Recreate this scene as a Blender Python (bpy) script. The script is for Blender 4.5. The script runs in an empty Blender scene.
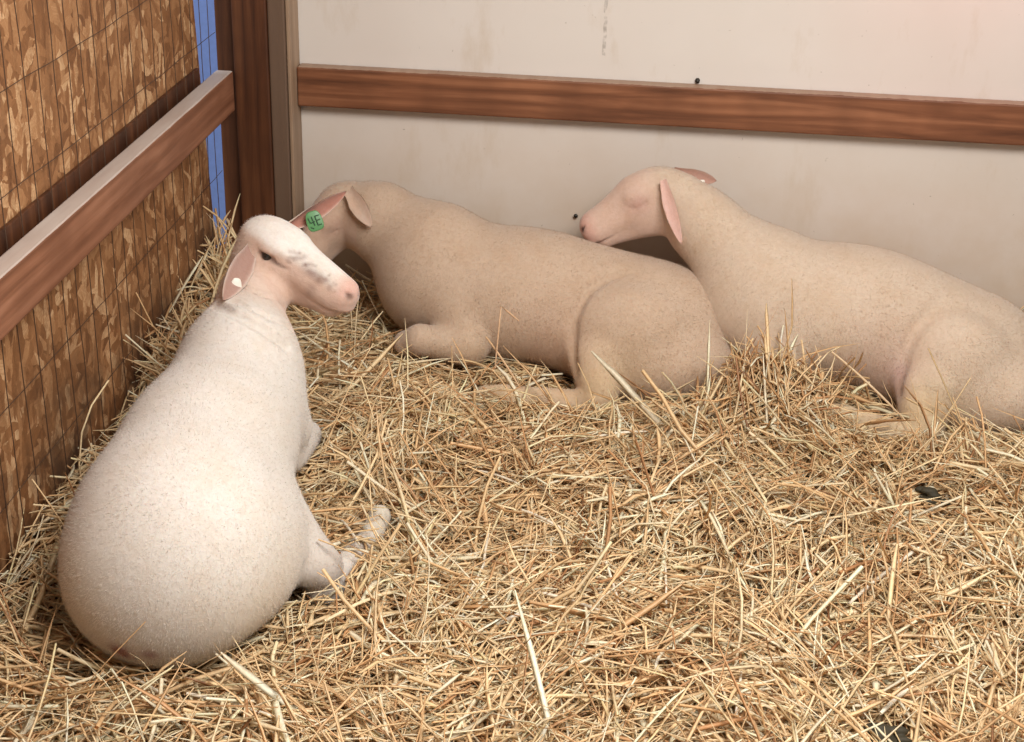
import bpy, math, random
import numpy as np
from mathutils import Vector, Matrix
RNG = np.random.default_rng(7)
random.seed(7)
C = bpy.context.scene.collection
SC = bpy.context.scene

# ------------------------------------------------------------------ camera
F_PX, PITCH, ROLL, YAW = 1509.7, .4386, .0305, .0897
CAM = np.array([.9123, -3.23, 1.4683])
fw = np.array([-math.sin(YAW) * math.cos(PITCH), math.cos(YAW) * math.cos(PITCH), -math.sin(PITCH)])
rt = np.array([math.cos(YAW), math.sin(YAW), 0.])
up = np.cross(rt, fw)
cr, sr = math.cos(ROLL), math.sin(ROLL)
cx_, cy_ = cr * rt + sr * up, -sr * rt + cr * up
cam = bpy.data.cameras.new('camera')
cam.sensor_width = 36.0
cam.lens = 36.0 * F_PX / 1024
cam.clip_start, cam.clip_end = .05, 60
camo = bpy.data.objects.new('camera', cam)
M = Matrix(((cx_[0], cy_[0], -fw[0], CAM[0]), (cx_[1], cy_[1], -fw[1], CAM[1]), (cx_[2], cy_[2], -fw[2], CAM[2]), (0, 0, 0, 1)))
camo.matrix_world = M
C.objects.link(camo)
SC.camera = camo

# ------------------------------------------------------------------ world, lights, exposure
SC.view_settings.view_transform = 'Standard'
SC.view_settings.look = 'None'
SC.view_settings.gamma = 1
SC.view_settings.use_curve_mapping = False
SC.view_settings.exposure = 0.12
w = bpy.data.worlds.new('world')
SC.world = w
w.use_nodes = True
w.node_tree.nodes['Background'].inputs[0].default_value = (1.0, .93, .86, 1)
w.node_tree.nodes['Background'].inputs[1].default_value = .33


def area(name, loc, target, size, power, col):
    l = bpy.data.lights.new(name, 'AREA')
    l.shape = 'RECTANGLE'
    l.size, l.size_y = size
    l.energy = power
    l.color = col
    o = bpy.data.objects.new(name, l)
    o.location = loc
    o.rotation_euler = (Vector(target) - Vector(loc)).to_track_quat('-Z', 'Y').to_euler()
    C.objects.link(o)
    return o


area('daylight_opening', (1.40, -2.0, 2.0), (.85, -1.1, 0), (1.1, .8), 60, (1.0, .96, .905))
area('blue_wall_fill', (-1.6, -.9, 1.9), (-.3, .75, .3), (1.0, 1.0), 26, (.86, .93, 1.0))  # unseen lamp added to brighten the blue wall behind the gap
red_glow = bpy.data.lights.new('red_glow_lamp', 'SPOT')  # unseen red spot added for the pink glow high on the back wall
red_glow.energy, red_glow.color, red_glow.spot_size, red_glow.spot_blend = 3.4, (1, .16, .20), 1.5, 1.0
red_glow.shadow_soft_size = .06
ho = bpy.data.objects.new('red_glow_lamp', red_glow)
ho.location = (1.58, -.20, 1.32)
ho.rotation_euler = (Vector((1.56, .04, 1.02)) - Vector(ho.location)).to_track_quat('-Z', 'Y').to_euler()
C.objects.link(ho)


# ------------------------------------------------------------------ helpers
def tag(o, label=None, cat=None, group=None, kind=None):
    if label: o['label'] = label
    if cat: o['category'] = cat
    if group: o['group'] = group
    if kind: o['kind'] = kind
    return o


def empty(name, loc):
    o = bpy.data.objects.new(name, None)
    o.location = loc
    o.empty_display_size = .05
    C.objects.link(o)
    return o


def link(name, me, mat, parent=None):
    o = bpy.data.objects.new(name, me)
    if mat is not None:
        me.materials.append(mat)
    C.objects.link(o)
    if parent is not None:
        o.parent = parent
        o.matrix_parent_inverse = Matrix.Translation(parent.location).inverted()
    return o


def np_mesh(name, V, Q, col=None, smooth=True):
    me = bpy.data.meshes.new(name)
    V = np.asarray(V, np.float32)
    Q = np.asarray(Q, np.int32)
    me.vertices.add(len(V))
    me.vertices.foreach_set('co', V.ravel())
    k = Q.shape[1]
    me.loops.add(Q.size)
    me.loops.foreach_set('vertex_index', Q.ravel())
    me.polygons.add(len(Q))
    me.polygons.foreach_set('loop_start', np.arange(0, Q.size, k, dtype=np.int32))
    me.polygons.foreach_set('loop_total', np.full(len(Q), k, np.int32))
    me.polygons.foreach_set('use_smooth', np.full(len(Q), smooth))
    if col is not None:
        a = me.color_attributes.new('Col', 'FLOAT_COLOR', 'POINT')
        c4 = np.ones((len(V), 4), np.float32)
        c4[:, :3] = col
        a.data.foreach_set('color', c4.ravel())
    me.update(calc_edges=True)
    return me


def bevel_box(name, lo, hi, mat, parent=None, bev=.003, seg=2, cuts=0, wob=0):
    import bmesh
    bm = bmesh.new()
    r = bmesh.ops.create_cube(bm, size=1)
    lo, hi = Vector(lo), Vector(hi)
    for v in bm.verts:
        v.co = Vector([lo[i] + (v.co[i] + .5) * (hi[i] - lo[i]) for i in range(3)])
    if bev:
        bmesh.ops.bevel(bm, geom=list(bm.edges), offset=bev, segments=seg, affect='EDGES', profile=.5)
    me = bpy.data.meshes.new(name)
    bm.to_mesh(me)
    bm.free()
    return link(name, me, mat, parent)


class N:
    """tiny node helper"""
    def __init__(s, name):
        s.m = bpy.data.materials.new(name)
        s.m.use_nodes = True
        s.t = s.m.node_tree
        s.b = s.t.nodes['Principled BSDF']
        s.geo = s.t.nodes.new('ShaderNodeTexCoord').outputs['Object']

    def n(s, ty, **kw):
        x = s.t.nodes.new(ty)
        for k, v in kw.items():
            if k in ('op',): x.operation = v
            elif hasattr(x, k): setattr(x, k, v)
            else: s.put(x.inputs[k.replace('_', ' ')], v)
        return x

    def put(s, inp, v):
        if isinstance(v, bpy.types.NodeSocket): s.t.links.new(v, inp)
        else: inp.default_value = v

    def mapping(s, scale=(1, 1, 1), rot=(0, 0, 0), src=None):
        x = s.t.nodes.new('ShaderNodeMapping')
        x.inputs['Scale'].default_value = scale
        x.inputs['Rotation'].default_value = rot
        s.t.links.new(src or s.geo, x.inputs[0])
        return x.outputs[0]

    def noise(s, vec, scale, detail=4, rough=.55, dist=0):
        x = s.t.nodes.new('ShaderNodeTexNoise')
        s.t.links.new(vec, x.inputs['Vector'])
        x.inputs['Scale'].default_value = scale
        x.inputs['Detail'].default_value = detail
        x.inputs['Roughness'].default_value = rough
        x.inputs['Distortion'].default_value = dist
        return x

    def ramp(s, fac, stops, interp='LINEAR'):
        x = s.t.nodes.new('ShaderNodeValToRGB')
        e = x.color_ramp.elements
        x.color_ramp.interpolation = interp
        while len(e) < len(stops): e.new(.5)
        for i, (p, c) in enumerate(stops):
            e[i].position = p
            e[i].color = (*c, 1) if len(c) == 3 else c
        s.t.links.new(fac, x.inputs[0])
        return x.outputs[0]

    def mix(s, fac, a, b, mode='MIX'):
        x = s.t.nodes.new('ShaderNodeMix')
        x.data_type = 'RGBA'
        x.blend_type = mode
        s.put(x.inputs['Factor'], fac)
        for inp, v in ((x.inputs['A'], a), (x.inputs['B'], b)):
            pass
        ia = [i for i in x.inputs if i.name == 'A' and i.type == 'RGBA'][0]
        ib = [i for i in x.inputs if i.name == 'B' and i.type == 'RGBA'][0]
        s.put(ia, a if isinstance(a, bpy.types.NodeSocket) else (*a, 1))
        s.put(ib, b if isinstance(b, bpy.types.NodeSocket) else (*b, 1))
        return [o for o in x.outputs if o.type == 'RGBA'][0]

    def math(s, op, a, b=0.0):
        x = s.t.nodes.new('ShaderNodeMath')
        x.operation = op
        s.put(x.inputs[0], a)
        s.put(x.inputs[1], b)
        return x.outputs[0]

    def bump(s, h, strength=.3, dist=.002):
        x = s.t.nodes.new('ShaderNodeBump')
        x.inputs['Strength'].default_value = strength
        x.inputs['Distance'].default_value = dist
        s.t.links.new(h, x.inputs['Height'])
        s.t.links.new(x.outputs[0], s.b.inputs['Normal'])

    def out(s, col, rough=.7, spec=.3):
        s.put(s.b.inputs['Base Color'], col if isinstance(col, bpy.types.NodeSocket) else (*col, 1))
        s.put(s.b.inputs['Roughness'], rough)
        s.b.inputs['Specular IOR Level'].default_value = spec
        return s.m


def wood(name, dark, mid, light, axis='X', grey=None, scale=1.0, top=None):
    n = N(name)
    st = {'X': (1.2, 22, 22), 'Y': (22, 1.2, 22), 'Z': (22, 22, 1.2)}[axis]
    v = n.mapping(tuple(k * scale for k in st))
    warp = n.noise(n.mapping(tuple((k / 4) for k in st)), 1.0, 2)
    a = n.noise(v, 1.6, 6, .6, .6)
    rings = n.t.nodes.new('ShaderNodeTexWave')
    rings.wave_type = 'BANDS'
    rings.bands_direction = {'X': 'Z', 'Y': 'Z', 'Z': 'X'}[axis]
    n.t.links.new(n.mapping({'X': (1.4, 1, 9), 'Y': (1, 1.4, 9), 'Z': (9, 1, 1.4)}[axis]), rings.inputs[0])
    rings.inputs['Scale'].default_value = 1.3
    rings.inputs['Distortion'].default_value = 7
    rings.inputs['Detail'].default_value = 3
    rings.inputs['Detail Scale'].default_value = .7
    f = n.math('ADD', n.math('MULTIPLY', a.outputs[0], .9), n.math('MULTIPLY', rings.outputs[1], .10))
    col = n.ramp(f, [(.32, dark), (.5, mid), (.68, light)])
    big = n.noise(n.geo, 5, 3)
    col = n.mix(n.ramp(big.outputs[0], [(.4, (0, 0, 0)), (.7, (.6, .6, .6))]), col, dark)
    if grey:
        g = n.noise(n.mapping(tuple(k / 3 for k in st)), 1.0, 4)
        col = n.mix(n.ramp(g.outputs[0], [(.42, (0, 0, 0)), (.62, (.85, .85, .85))]), col, grey)
    if top is not None:
        sp = n.t.nodes.new('ShaderNodeSeparateXYZ')
        n.t.links.new(n.geo, sp.inputs[0])
        wn = n.noise(n.mapping((30, 5, 30)), 1, 4)
        edge = n.math('ADD', sp.outputs[2], n.math('MULTIPLY', wn.outputs[0], .004))
        m = n.math('MULTIPLY', n.math('GREATER_THAN', edge, top[0]), n.ramp(wn.outputs[0], [(.25, (.7, .7, .7)), (.6, (1, 1, 1))]))
        col = n.mix(m, col, top[1])
    n.bump(f, .35, .002)
    return n.out(col, .55, .35)


M_rail = wood('stained_rail_wood', (.10, .036, .016), (.215, .083, .038), (.33, .14, .068), 'X', top=(.6512, (.36, .24, .17)))
M_lrail = wood('stained_side_rail_wood', (.14, .052, .025), (.24, .10, .052), (.35, .165, .095), 'Y', top=(.6505, (.52, .44, .39)))
M_post = wood('dark_post_wood', (.040, .013, .005), (.085, .028, .010), (.14, .052, .020), 'Z')
M_post2 = wood('weathered_post_wood', (.05, .02, .012), (.11, .055, .034), (.18, .11, .07), 'Z', grey=(.14, .09, .06))
M_trim = wood('pale_edge_wood', (.22, .14, .09), (.30, .20, .13), (.40, .28, .19), 'Z')


def mat_plain(name, col, rough=.6, metal=0, spec=.4):
    n = N(name)
    v = n.noise(n.geo, 60, 3)
    c = n.mix(n.ramp(v.outputs[0], [(.3, (0, 0, 0)), (.8, (.35, .35, .35))]), col, tuple(k * .6 for k in col))
    n.b.inputs['Metallic'].default_value = metal
    return n.out(c, rough, spec)


def mat_wall():
    n = N('painted_plywood')
    big = n.noise(n.geo, 2.2, 4)
    col = n.mix(n.ramp(big.outputs[0], [(.35, (0, 0, 0)), (.7, (1, 1, 1))]), (.68, .63, .585), (.645, .585, .535))
    st = n.noise(n.mapping((1, 1, .35)), 9, 6, .7)
    col = n.mix(n.ramp(st.outputs[0], [(.56, (0, 0, 0)), (.8, (.55, .55, .55))]), col, (.50, .39, .27))
    # dirt rising from the bedding, a real stain low on the wall
    sep = n.t.nodes.new('ShaderNodeSeparateXYZ')
    n.t.links.new(n.geo, sep.inputs[0])
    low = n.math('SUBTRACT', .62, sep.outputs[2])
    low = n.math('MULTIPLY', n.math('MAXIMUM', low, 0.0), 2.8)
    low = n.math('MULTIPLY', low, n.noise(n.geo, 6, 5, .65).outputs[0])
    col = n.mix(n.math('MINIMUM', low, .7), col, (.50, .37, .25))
    sp = n.noise(n.geo, 85, 2)
    col = n.mix(n.ramp(sp.outputs[0], [(.74, (0, 0, 0)), (.80, (.7, .7, .7))]), col, (.2, .15, .1))
    # two thin dark drips on the paint above the rail
    dx = n.math('ABSOLUTE', n.math('ADD', n.math('SUBTRACT', sep.outputs[0], .803), n.math('MULTIPLY', n.noise(n.geo, 22, 3).outputs[0], .012)))
    dr = n.math('MULTIPLY', n.math('LESS_THAN', dx, .0035), n.math('GREATER_THAN', sep.outputs[2], .70))
    dr = n.math('MULTIPLY', dr, n.ramp(n.noise(n.geo, 55, 3).outputs[0], [(.42, (0, 0, 0)), (.6, (.55, .55, .55))]))
    col = n.mix(dr, col, (.22, .19, .16))
    fine = n.noise(n.mapping((30, 30, 260)), 1, 3)
    n.bump(fine.outputs[0], .12, .001)
    return n.out(col, .55, .3)


def mat_osb():
    n = N('strand_board')
    wrp = n.noise(n.geo, 30, 4)
    cols = []
    base = [(.12, (.12, .048, .02)), (.35, (.22, .095, .036)), (.58, (.31, .145, .06)), (.76, (.40, .205, .092)), (.94, (.66, .43, .24))]
    for i, (r, sc) in enumerate((((.35, 0, 0), (1, 12, 26)), ((-.45, 0, 0), (1, 36, 15)), ((1.25, 0, 0), (1, 16, 44)), ((-.15, 0, 0), (1, 18, 50)),
                                 ((.9, 0, 0), (1, 46, 17)), ((-.8, 0, 0), (1, 60, 20)), ((.15, 0, 0), (1, 70, 18)))):
        add = n.t.nodes.new('ShaderNodeVectorMath')
        add.operation = 'MULTIPLY_ADD'
        n.t.links.new(wrp.outputs['Color'], add.inputs[0])
        add.inputs[1].default_value = (.018, .018, .018)
        n.t.links.new(n.geo, add.inputs[2])
        v = n.mapping(sc, (0, 0, 0), n.mapping((1, 1, 1), r, add.outputs[0]))
        vo = n.t.nodes.new('ShaderNodeTexVoronoi')
        vo.inputs['Scale'].default_value = 1.0
        n.t.links.new(v, vo.inputs['Vector'])
        s = n.t.nodes.new('ShaderNodeSeparateColor')
        n.t.links.new(vo.outputs['Color'], s.inputs[0])
        grain = n.noise(n.mapping((1, 1.5, 9), (0, 0, 0), v), 1.2, 5, .65)
        f = n.math('ADD', n.math('MULTIPLY', s.outputs[0], .62), n.math('MULTIPLY', grain.outputs[0], .52))
        cols.append((n.ramp(f, base), s.outputs[1], s.outputs[0], vo.outputs['Distance']))
    c = cols[0][0]
    h = cols[0][2]
    for i in range(1, 7):
        m = n.math('GREATER_THAN', cols[i][1], .52 if i < 4 else .70)
        c = n.mix(m, c, cols[i][0])
        mm = n.t.nodes.new('ShaderNodeMix')
        n.put(mm.inputs[0], m)
        n.put(mm.inputs[2], h)
        n.put(mm.inputs[3], cols[i][2])
        h = mm.outputs[0]
    dirt = n.noise(n.geo, 7, 6, .7)
    sep = n.t.nodes.new('ShaderNodeSeparateXYZ')
    n.t.links.new(n.geo, sep.inputs[0])
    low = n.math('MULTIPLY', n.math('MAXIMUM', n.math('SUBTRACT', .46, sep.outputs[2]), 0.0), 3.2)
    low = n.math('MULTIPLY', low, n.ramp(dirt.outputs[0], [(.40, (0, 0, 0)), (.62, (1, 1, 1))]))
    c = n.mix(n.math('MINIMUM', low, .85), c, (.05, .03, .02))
    c = n.mix(n.ramp(dirt.outputs[0], [(.55, (0, 0, 0)), (.75, (.55, .55, .55))]), c, (.13, .06, .028))
    n.bump(h, .5, .003)
    return n.out(c, .6, .3)


M_wall = mat_wall()
M_osb = mat_osb()
M_floor = mat_plain('packed_earth', (.10, .065, .04), .9)
M_blue = mat_plain('blue_painted_metal', (.30, .44, .92), .45)
M_wire = mat_plain('rusty_wire', (.10, .06, .04), .5, .4)
M_bolt = mat_plain('dark_bolt', (.05, .045, .04), .4, .7)

# ------------------------------------------------------------------ setting
def plain_box(name, lo, hi, mat, kind='structure'):
    o = bevel_box(name, lo, hi, mat, bev=0)
    if kind: o['kind'] = kind
    return o


floor = plain_box('floor', (-.06, -3.4, -.05), (3.2, .05, 0), M_floor)
wall_back = plain_box('wall_back', (.0, .038, 0), (3.2, .056, 2.4), M_wall)
wall_out = plain_box('wall_outside', (-2.4, .75, -.6), (0.2, .78, 2.4), M_blue)
ground_out = plain_box('floor_outside', (-2.6, -3.4, -.65), (-.09, .9, -.6), M_floor)


def wall_left():
    V = [(-.072, -3.2, 0), (-.06, -3.2, 0), (-.06, -.042, 0), (-.072, -.042, 0),
         (-.072, -3.2, 2.0), (-.06, -3.2, 2.0), (-.06, -.25, 2.0), (-.072, -.25, 2.0)]
    # board edge leans slightly, as nailed
    V[6] = (-.06, -.250, 2.0)
    V[7] = (-.072, -.250, 2.0)
    Q = [(0, 3, 2, 1), (4, 5, 6, 7), (0, 1, 5, 4), (1, 2, 6, 5), (2, 3, 7, 6), (3, 0, 4, 7)]
    o = link('wall_left', np_mesh('wall_left', V, Q, smooth=False), M_osb)
    o['kind'] = 'structure'


wall_left()

rail = bevel_box('wooden_rail', (.1248, 0, .561), (3.15, .0378, .65), M_rail, bev=.004)
tag(rail, 'reddish brown wooden rail running along the white back wall', 'rail')
lrail = bevel_box('wooden_rail', (-.038, -3.15, .561), (0, -.0625, .65), M_lrail, bev=.004)
tag(lrail, 'wooden rail with worn pale top edge along the strand board side wall', 'rail')
p1 = bevel_box('wooden_post', (.001, -.0615, 0), (.0780, .0375, 2.3), M_post, bev=.004)
tag(p1, 'wide dark brown wooden post in the pen corner', 'post')
p0 = bevel_box('wooden_stud', (-.0435, -.0345, 0), (-.0005, .036, 2.3), M_post, bev=.003)
tag(p0, 'narrow dark stud beside the blue gap left of the corner post', 'post')
p2 = bevel_box('wooden_post', (.0788, -.0575, 0), (.1155, .0375, 2.3), M_post2, bev=.003)
tag(p2, 'greyed weathered post between the dark corner post and the white wall', 'post')
p3 = bevel_box('thin_strip', (.1162, -.0480, 0), (.1240, .0375, 2.3), M_trim, bev=.002)
tag(p3, 'thin pale wooden batten against the edge of the white wall', 'batten')


def tube(path, r, sides=6, closed=False):
    """path Nx3, r scalar or N -> V,Q"""
    P = np.asarray(path, float)
    r = np.broadcast_to(np.asarray(r, float), (len(P),))
    T = np.gradient(P, axis=0)
    T /= np.linalg.norm(T, axis=1)[:, None] + 1e-9
    ref = np.array([0, 0, 1.]) if abs(T[:, 2]).max() < .9 else np.array([1., 0, 0])
    if abs(T[:, 2]).max() >= .9 and abs(T[:, 0]).max() >= .9: ref = np.array([0, 1., 0])
    A = np.cross(T, ref)
    A /= np.linalg.norm(A, axis=1)[:, None] + 1e-9
    B = np.cross(T, A)
    a = np.linspace(0, 2 * np.pi, sides, endpoint=False)
    V = P[:, None] + r[:, None, None] * (np.cos(a)[None, :, None] * A[:, None] + np.sin(a)[None, :, None] * B[:, None])
    n = len(P)
    i = np.arange(n - 1)[:, None] * sides
    j = np.arange(sides)[None, :]
    k = (j + 1) % sides
    Q = np.stack([i + j, i + k, i + k + sides, i + j + sides], -1).reshape(-1, 4)
    return V.reshape(-1, 3), Q


def join(parts):
    Vs, Qs, o = [], [], 0
    for V, Q in parts:
        Vs.append(V)
        Qs.append(np.asarray(Q) + o)
        o += len(V)
    return np.vstack(Vs), np.vstack(Qs)


def wire_mesh():
    parts = []
    r = np.random.default_rng(3)
    y = -.075
    while y > -3.1:
        z = np.linspace(.02, 1.9, 24)
        wob = np.cumsum(r.normal(0, .0010, 24))
        wob -= wob.mean()
        lean = r.normal(0, .004)
        P = np.stack([-.0465 + r.normal(0, .0006, 24), y + wob + lean * (z - .8), z], 1)
        parts.append(tube(P, .0009, 5))
        y -= .0605
    for z0 in np.arange(.10, 1.9, .155):
        yy = np.linspace(-.02, -3.1, 50)
        P = np.stack([-.0492 + r.normal(0, .0005, 50), yy, z0 + np.cumsum(r.normal(0, .0008, 50))], 1)
        parts.append(tube(P, .0007, 5))
    V, Q = join(parts)
    o = link('wire_mesh', np_mesh('wire_mesh', V, Q), M_wire)
    tag(o, 'rusty welded wire mesh of upright wires over the strand board wall', 'wire mesh')


wire_mesh()
bt = bevel_box('thin_strip', (-.0598, -3.1, .575), (-.0515, -.140, .672), M_post, bev=.002)  # added dark strip standing in for the shaded gap behind the rail
tag(bt, 'thin dark strip added on the strand board for the shaded gap behind the side rail', 'batten')


def lathe(prof, axis_o, axis_d, sides=20):
    d = np.array(axis_d, float)
    d /= np.linalg.norm(d)
    ref = np.array([0, 0, 1.]) if abs(d[2]) < .9 else np.array([1., 0, 0])
    A = np.cross(d, ref)
    A /= np.linalg.norm(A)
    B = np.cross(d, A)
    a = np.linspace(0, 2 * np.pi, sides, endpoint=False)
    V = []
    for h, r in prof:
        V.append(np.array(axis_o) + d * h + r * (np.cos(a)[:, None] * A + np.sin(a)[:, None] * B))
    V = np.vstack(V)
    n = len(prof)
    i = np.arange(n - 1)[:, None] * sides
    j = np.arange(sides)[None, :]
    k = (j + 1) % sides
    Q = np.stack([i + j, i + k, i + k + sides, i + j + sides], -1).reshape(-1, 4)
    return V, Q


V, Q = lathe([(-.004, .0055), (.0, .0055), (.005, .005), (.008, .003), (.0085, .0002)], (1.004, .036, .657), (0, -1, 0), 12)
tag(link('bolt', np_mesh('bolt', V, Q), M_bolt), 'dark bolt head in the white wall just above the back rail', 'bolt')
V, Q = lathe([(-.004, .0025), (.006, .0025), (.006, .005), (.008, .0045), (.0085, .0002)], (.754, .036, .333), (0, -1, 0), 10)
tag(link('nail', np_mesh('nail', V, Q), M_bolt), 'small dark nail in the wall in front of the resting lamb\'s nose', 'nail')

# ------------------------------------------------------------------ implicit surface bodies
def rot_axes(f, upv=(0, 0, 1)):
    f = np.array(f, float)
    f /= np.linalg.norm(f)
    l = np.cross(np.array(upv, float), f)
    l /= np.linalg.norm(l)
    u = np.cross(f, l)
    return np.stack([f, l, u], 1)      # columns: forward, left, up


class Body:
    def __init__(s):
        s.pr = []      # (type, data, k, op)
        s.gr = []      # grooves

    def ell(s, c, r, k=.03, ax=None, op='add'):
        s.pr.append(('e', (np.array(c, float), np.array(r, float), np.eye(3) if ax is None else ax), k, op))

    def cap(s, a, ra, b, rb, k=.03, op='add'):
        s.pr.append(('c', (np.array(a, float), ra, np.array(b, float), rb), k, op))

    def groove(s, pts, depth, width):
        s.gr.append((np.array(pts, float), depth, width))

    def d(s, P):
        D = None
        for ty, da, k, op in s.pr:
            if ty == 'e':
                c, r, ax = da
                q = (P - c) @ ax
                k0 = np.linalg.norm(q / r, axis=1)
                k1 = np.linalg.norm(q / (r * r), axis=1) + 1e-9
                v = k0 * (k0 - 1) / k1
                v = np.where(k0 < .3, np.maximum(v, -r.min()) * 0 + (k0 - 1) * r.min(), v)
            else:
                a, ra, b, rb = da
                ab = b - a
                t = np.clip(((P - a) @ ab) / (ab @ ab), 0, 1)
                v = np.linalg.norm(P - a - t[:, None] * ab, axis=1) - (ra + (rb - ra) * t)
            if D is None:
                D = v
            elif op == 'add':
                h = np.clip(.5 + .5 * (D - v) / k, 0, 1)
                D = D + (v - D) * h - k * h * (1 - h)
            else:
                h = np.clip(.5 - .5 * (D + v) / k, 0, 1)
                D = D + (-v - D) * h + k * h * (1 - h)
        for pts, dep, wid in s.gr:
            m = np.full(len(P), 1e9)
            for a, b in zip(pts[:-1], pts[1:]):
                ab = b - a
                t = np.clip(((P - a) @ ab) / (ab @ ab), 0, 1)
                m = np.minimum(m, np.linalg.norm(P - a - t[:, None] * ab, axis=1))
            D = D + dep * np.exp(-(m / wid) ** 2)
        return D

    def grad(s, P, e=.0008):
        G = np.stack([s.d(P + np.eye(3)[i] * e) - s.d(P - np.eye(3)[i] * e) for i in range(3)], 1)
        return G / (np.linalg.norm(G, axis=1)[:, None] + 1e-9)

    def mesh(s, lo, hi, h=.0045):
        B = 8
        lo, hi = np.array(lo, float), np.array(hi, float)
        nb = np.ceil((hi - lo) / h / B).astype(int)
        n = nb * B
        bi = np.stack(np.meshgrid(*[np.arange(k) for k in nb], indexing='ij'), -1).reshape(-1, 3)
        cen = lo + (bi * B + (B - 1) / 2) * h
        dc = s.d(cen)
        F = np.repeat(np.repeat(np.repeat(np.sign(dc).reshape(nb), B, 0), B, 1), B, 2).astype(np.float32)
        act = bi[np.abs(dc) < B * h * .87 * 1.25 + .012]
        off = np.stack(np.meshgrid(*[np.arange(B)] * 3, indexing='ij'), -1).reshape(-1, 3)
        for c0 in range(0, len(act), 400):
            idx = (act[c0:c0 + 400, None] * B + off[None]).reshape(-1, 3)
            F[idx[:, 0], idx[:, 1], idx[:, 2]] = s.d(lo + idx * h)
        # surface nets
        S = F < 0
        c = sum(S[i:n[0] - 1 + i, j:n[1] - 1 + j, k:n[2] - 1 + k].astype(np.int8) for i in (0, 1) for j in (0, 1) for k in (0, 1))
        cell = np.argwhere((c > 0) & (c < 8))
        ids = -np.ones(tuple(n - 1), int)
        ids[tuple(cell.T)] = np.arange(len(cell))
        acc = np.zeros((len(cell), 3))
        cnt = np.zeros(len(cell))
        for ax in range(3):
            o1, o2 = [a for a in range(3) if a != ax]
            for u in (0, 1):
                for v in (0, 1):
                    p = cell.copy()
                    p[:, o1] += u
                    p[:, o2] += v
                    q = p.copy()
                    q[:, ax] += 1
                    f0, f1 = F[tuple(p.T)], F[tuple(q.T)]
                    m = (f0 < 0) != (f1 < 0)
                    t = np.where(m, f0 / np.where(m, f0 - f1, 1), 0)
                    X = p.astype(float)
                    X[:, ax] += t
                    acc += X * m[:, None]
                    cnt += m
        V = lo + acc / cnt[:, None] * h
        quads = []
        for ax in range(3):
            o1, o2 = (ax + 1) % 3, (ax + 2) % 3
            A = np.take(S, np.arange(n[ax] - 1), ax)
            Bq = np.take(S, np.arange(1, n[ax]), ax)
            e = np.argwhere(A != Bq)
            e = e[(e[:, o1] > 0) & (e[:, o2] > 0) & (e[:, o1] < n[o1] - 1) & (e[:, o2] < n[o2] - 1)]
            ins = A[tuple(e.T)]
            qs = []
            for du, dv in ((-1, -1), (0, -1), (0, 0), (-1, 0)):
                t = e.copy()
                t[:, o1] += du
                t[:, o2] += dv
                qs.append(ids[tuple(t.T)])
            q = np.stack(qs, 1)
            q[~ins] = q[~ins][:, ::-1]
            quads.append(q)
        Q = np.vstack(quads)
        for it in range(2):
            dd = s.d(V)
            V = V - s.grad(V) * np.clip(dd, -h, h)[:, None] * .9
        return V, Q


def add_head(b, O, f, upv, s=1.0, eyes='open', st=1.0):
    ax = rot_axes(f, upv)

    def W(p):
        p = np.array(p, float)
        if p[0] > .03: p[0] = .03 + (p[0] - .03) * st
        return np.array(O) + ax @ (p * s)

    def e(c, r, k): b.ell(W(c), np.array(r) * s, k * s, ax)

    def cp(a, ra, c, rb, k, op='add'): b.cap(W(a), ra * s, W(c), rb * s, k * s, op)
    e((.006, 0, .004), (.050, .042, .042), .03)
    e((.034, 0, .010), (.042, .033, .031), .02)
    cp((.045, 0, -.008), .036, (.124, 0, -.028), .0290, .025)
    cp((.045, 0, .014), .024, (.122, 0, -.008), .0175, .015)
    for y in (1, -1):
        e((.012, y * .017, -.030), (.052, .024, .038), .022)
        e((.036, y * .031, .017), (.024, .009, .009), .012)
        e((.130, y * .009, -.026), (.020, .012, .014), .008)
    cp((.02, 0, -.050), .028, (.115, 0, -.053), .014, .02)
    e((.139, 0, -.020), (.018, .022, .022), .012)
    e((.135, 0, -.041), (.019, .018, .011), .008)
    e((.118, 0, -.056), (.018, .013, .009), .008)
    for y in (1, -1):
        if eyes == 'open':
            b.pr.append(('c', (W((.033, y * .047, .0030)), .0070 * s, W((.043, y * .045, .0)), .0055 * s), .008 * s, 'sub'))
            e((.034, y * .0375, .0105), (.017, .0085, .0055), .004)
            e((.036, y * .0375, -.0075), (.014, .0060, .0035), .004)
            b.groove([W((.046, y * .039, -.001)), W((.066, y * .035, -.008))], .0022 * s, .0028 * s)
        else:
            e((.040, y * .034, .003), (.015, .008, .010), .006)
            b.groove([W((.027, y * .043, .002)), W((.040, y * .044, -.002)), W((.056, y * .040, -.003))], .0030 * s, .0026 * s)
        b.pr.append(('c', (W((.156, y * .009, -.020)), .0028 * s, W((.146, y * .0155, -.014)), .0026 * s), .004 * s, 'sub'))
        b.groove([W((.152, y * .004, -.049)), W((.135, y * .017, -.0485)), W((.105, y * .026, -.046)), W((.094, y * .027, -.043))], .0038 * s, .0028 * s)
        b.groove([W((.158, 0, -.030)), W((.152, 0, -.047))], .0018 * s, .0018 * s)
    return W, ax


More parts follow.
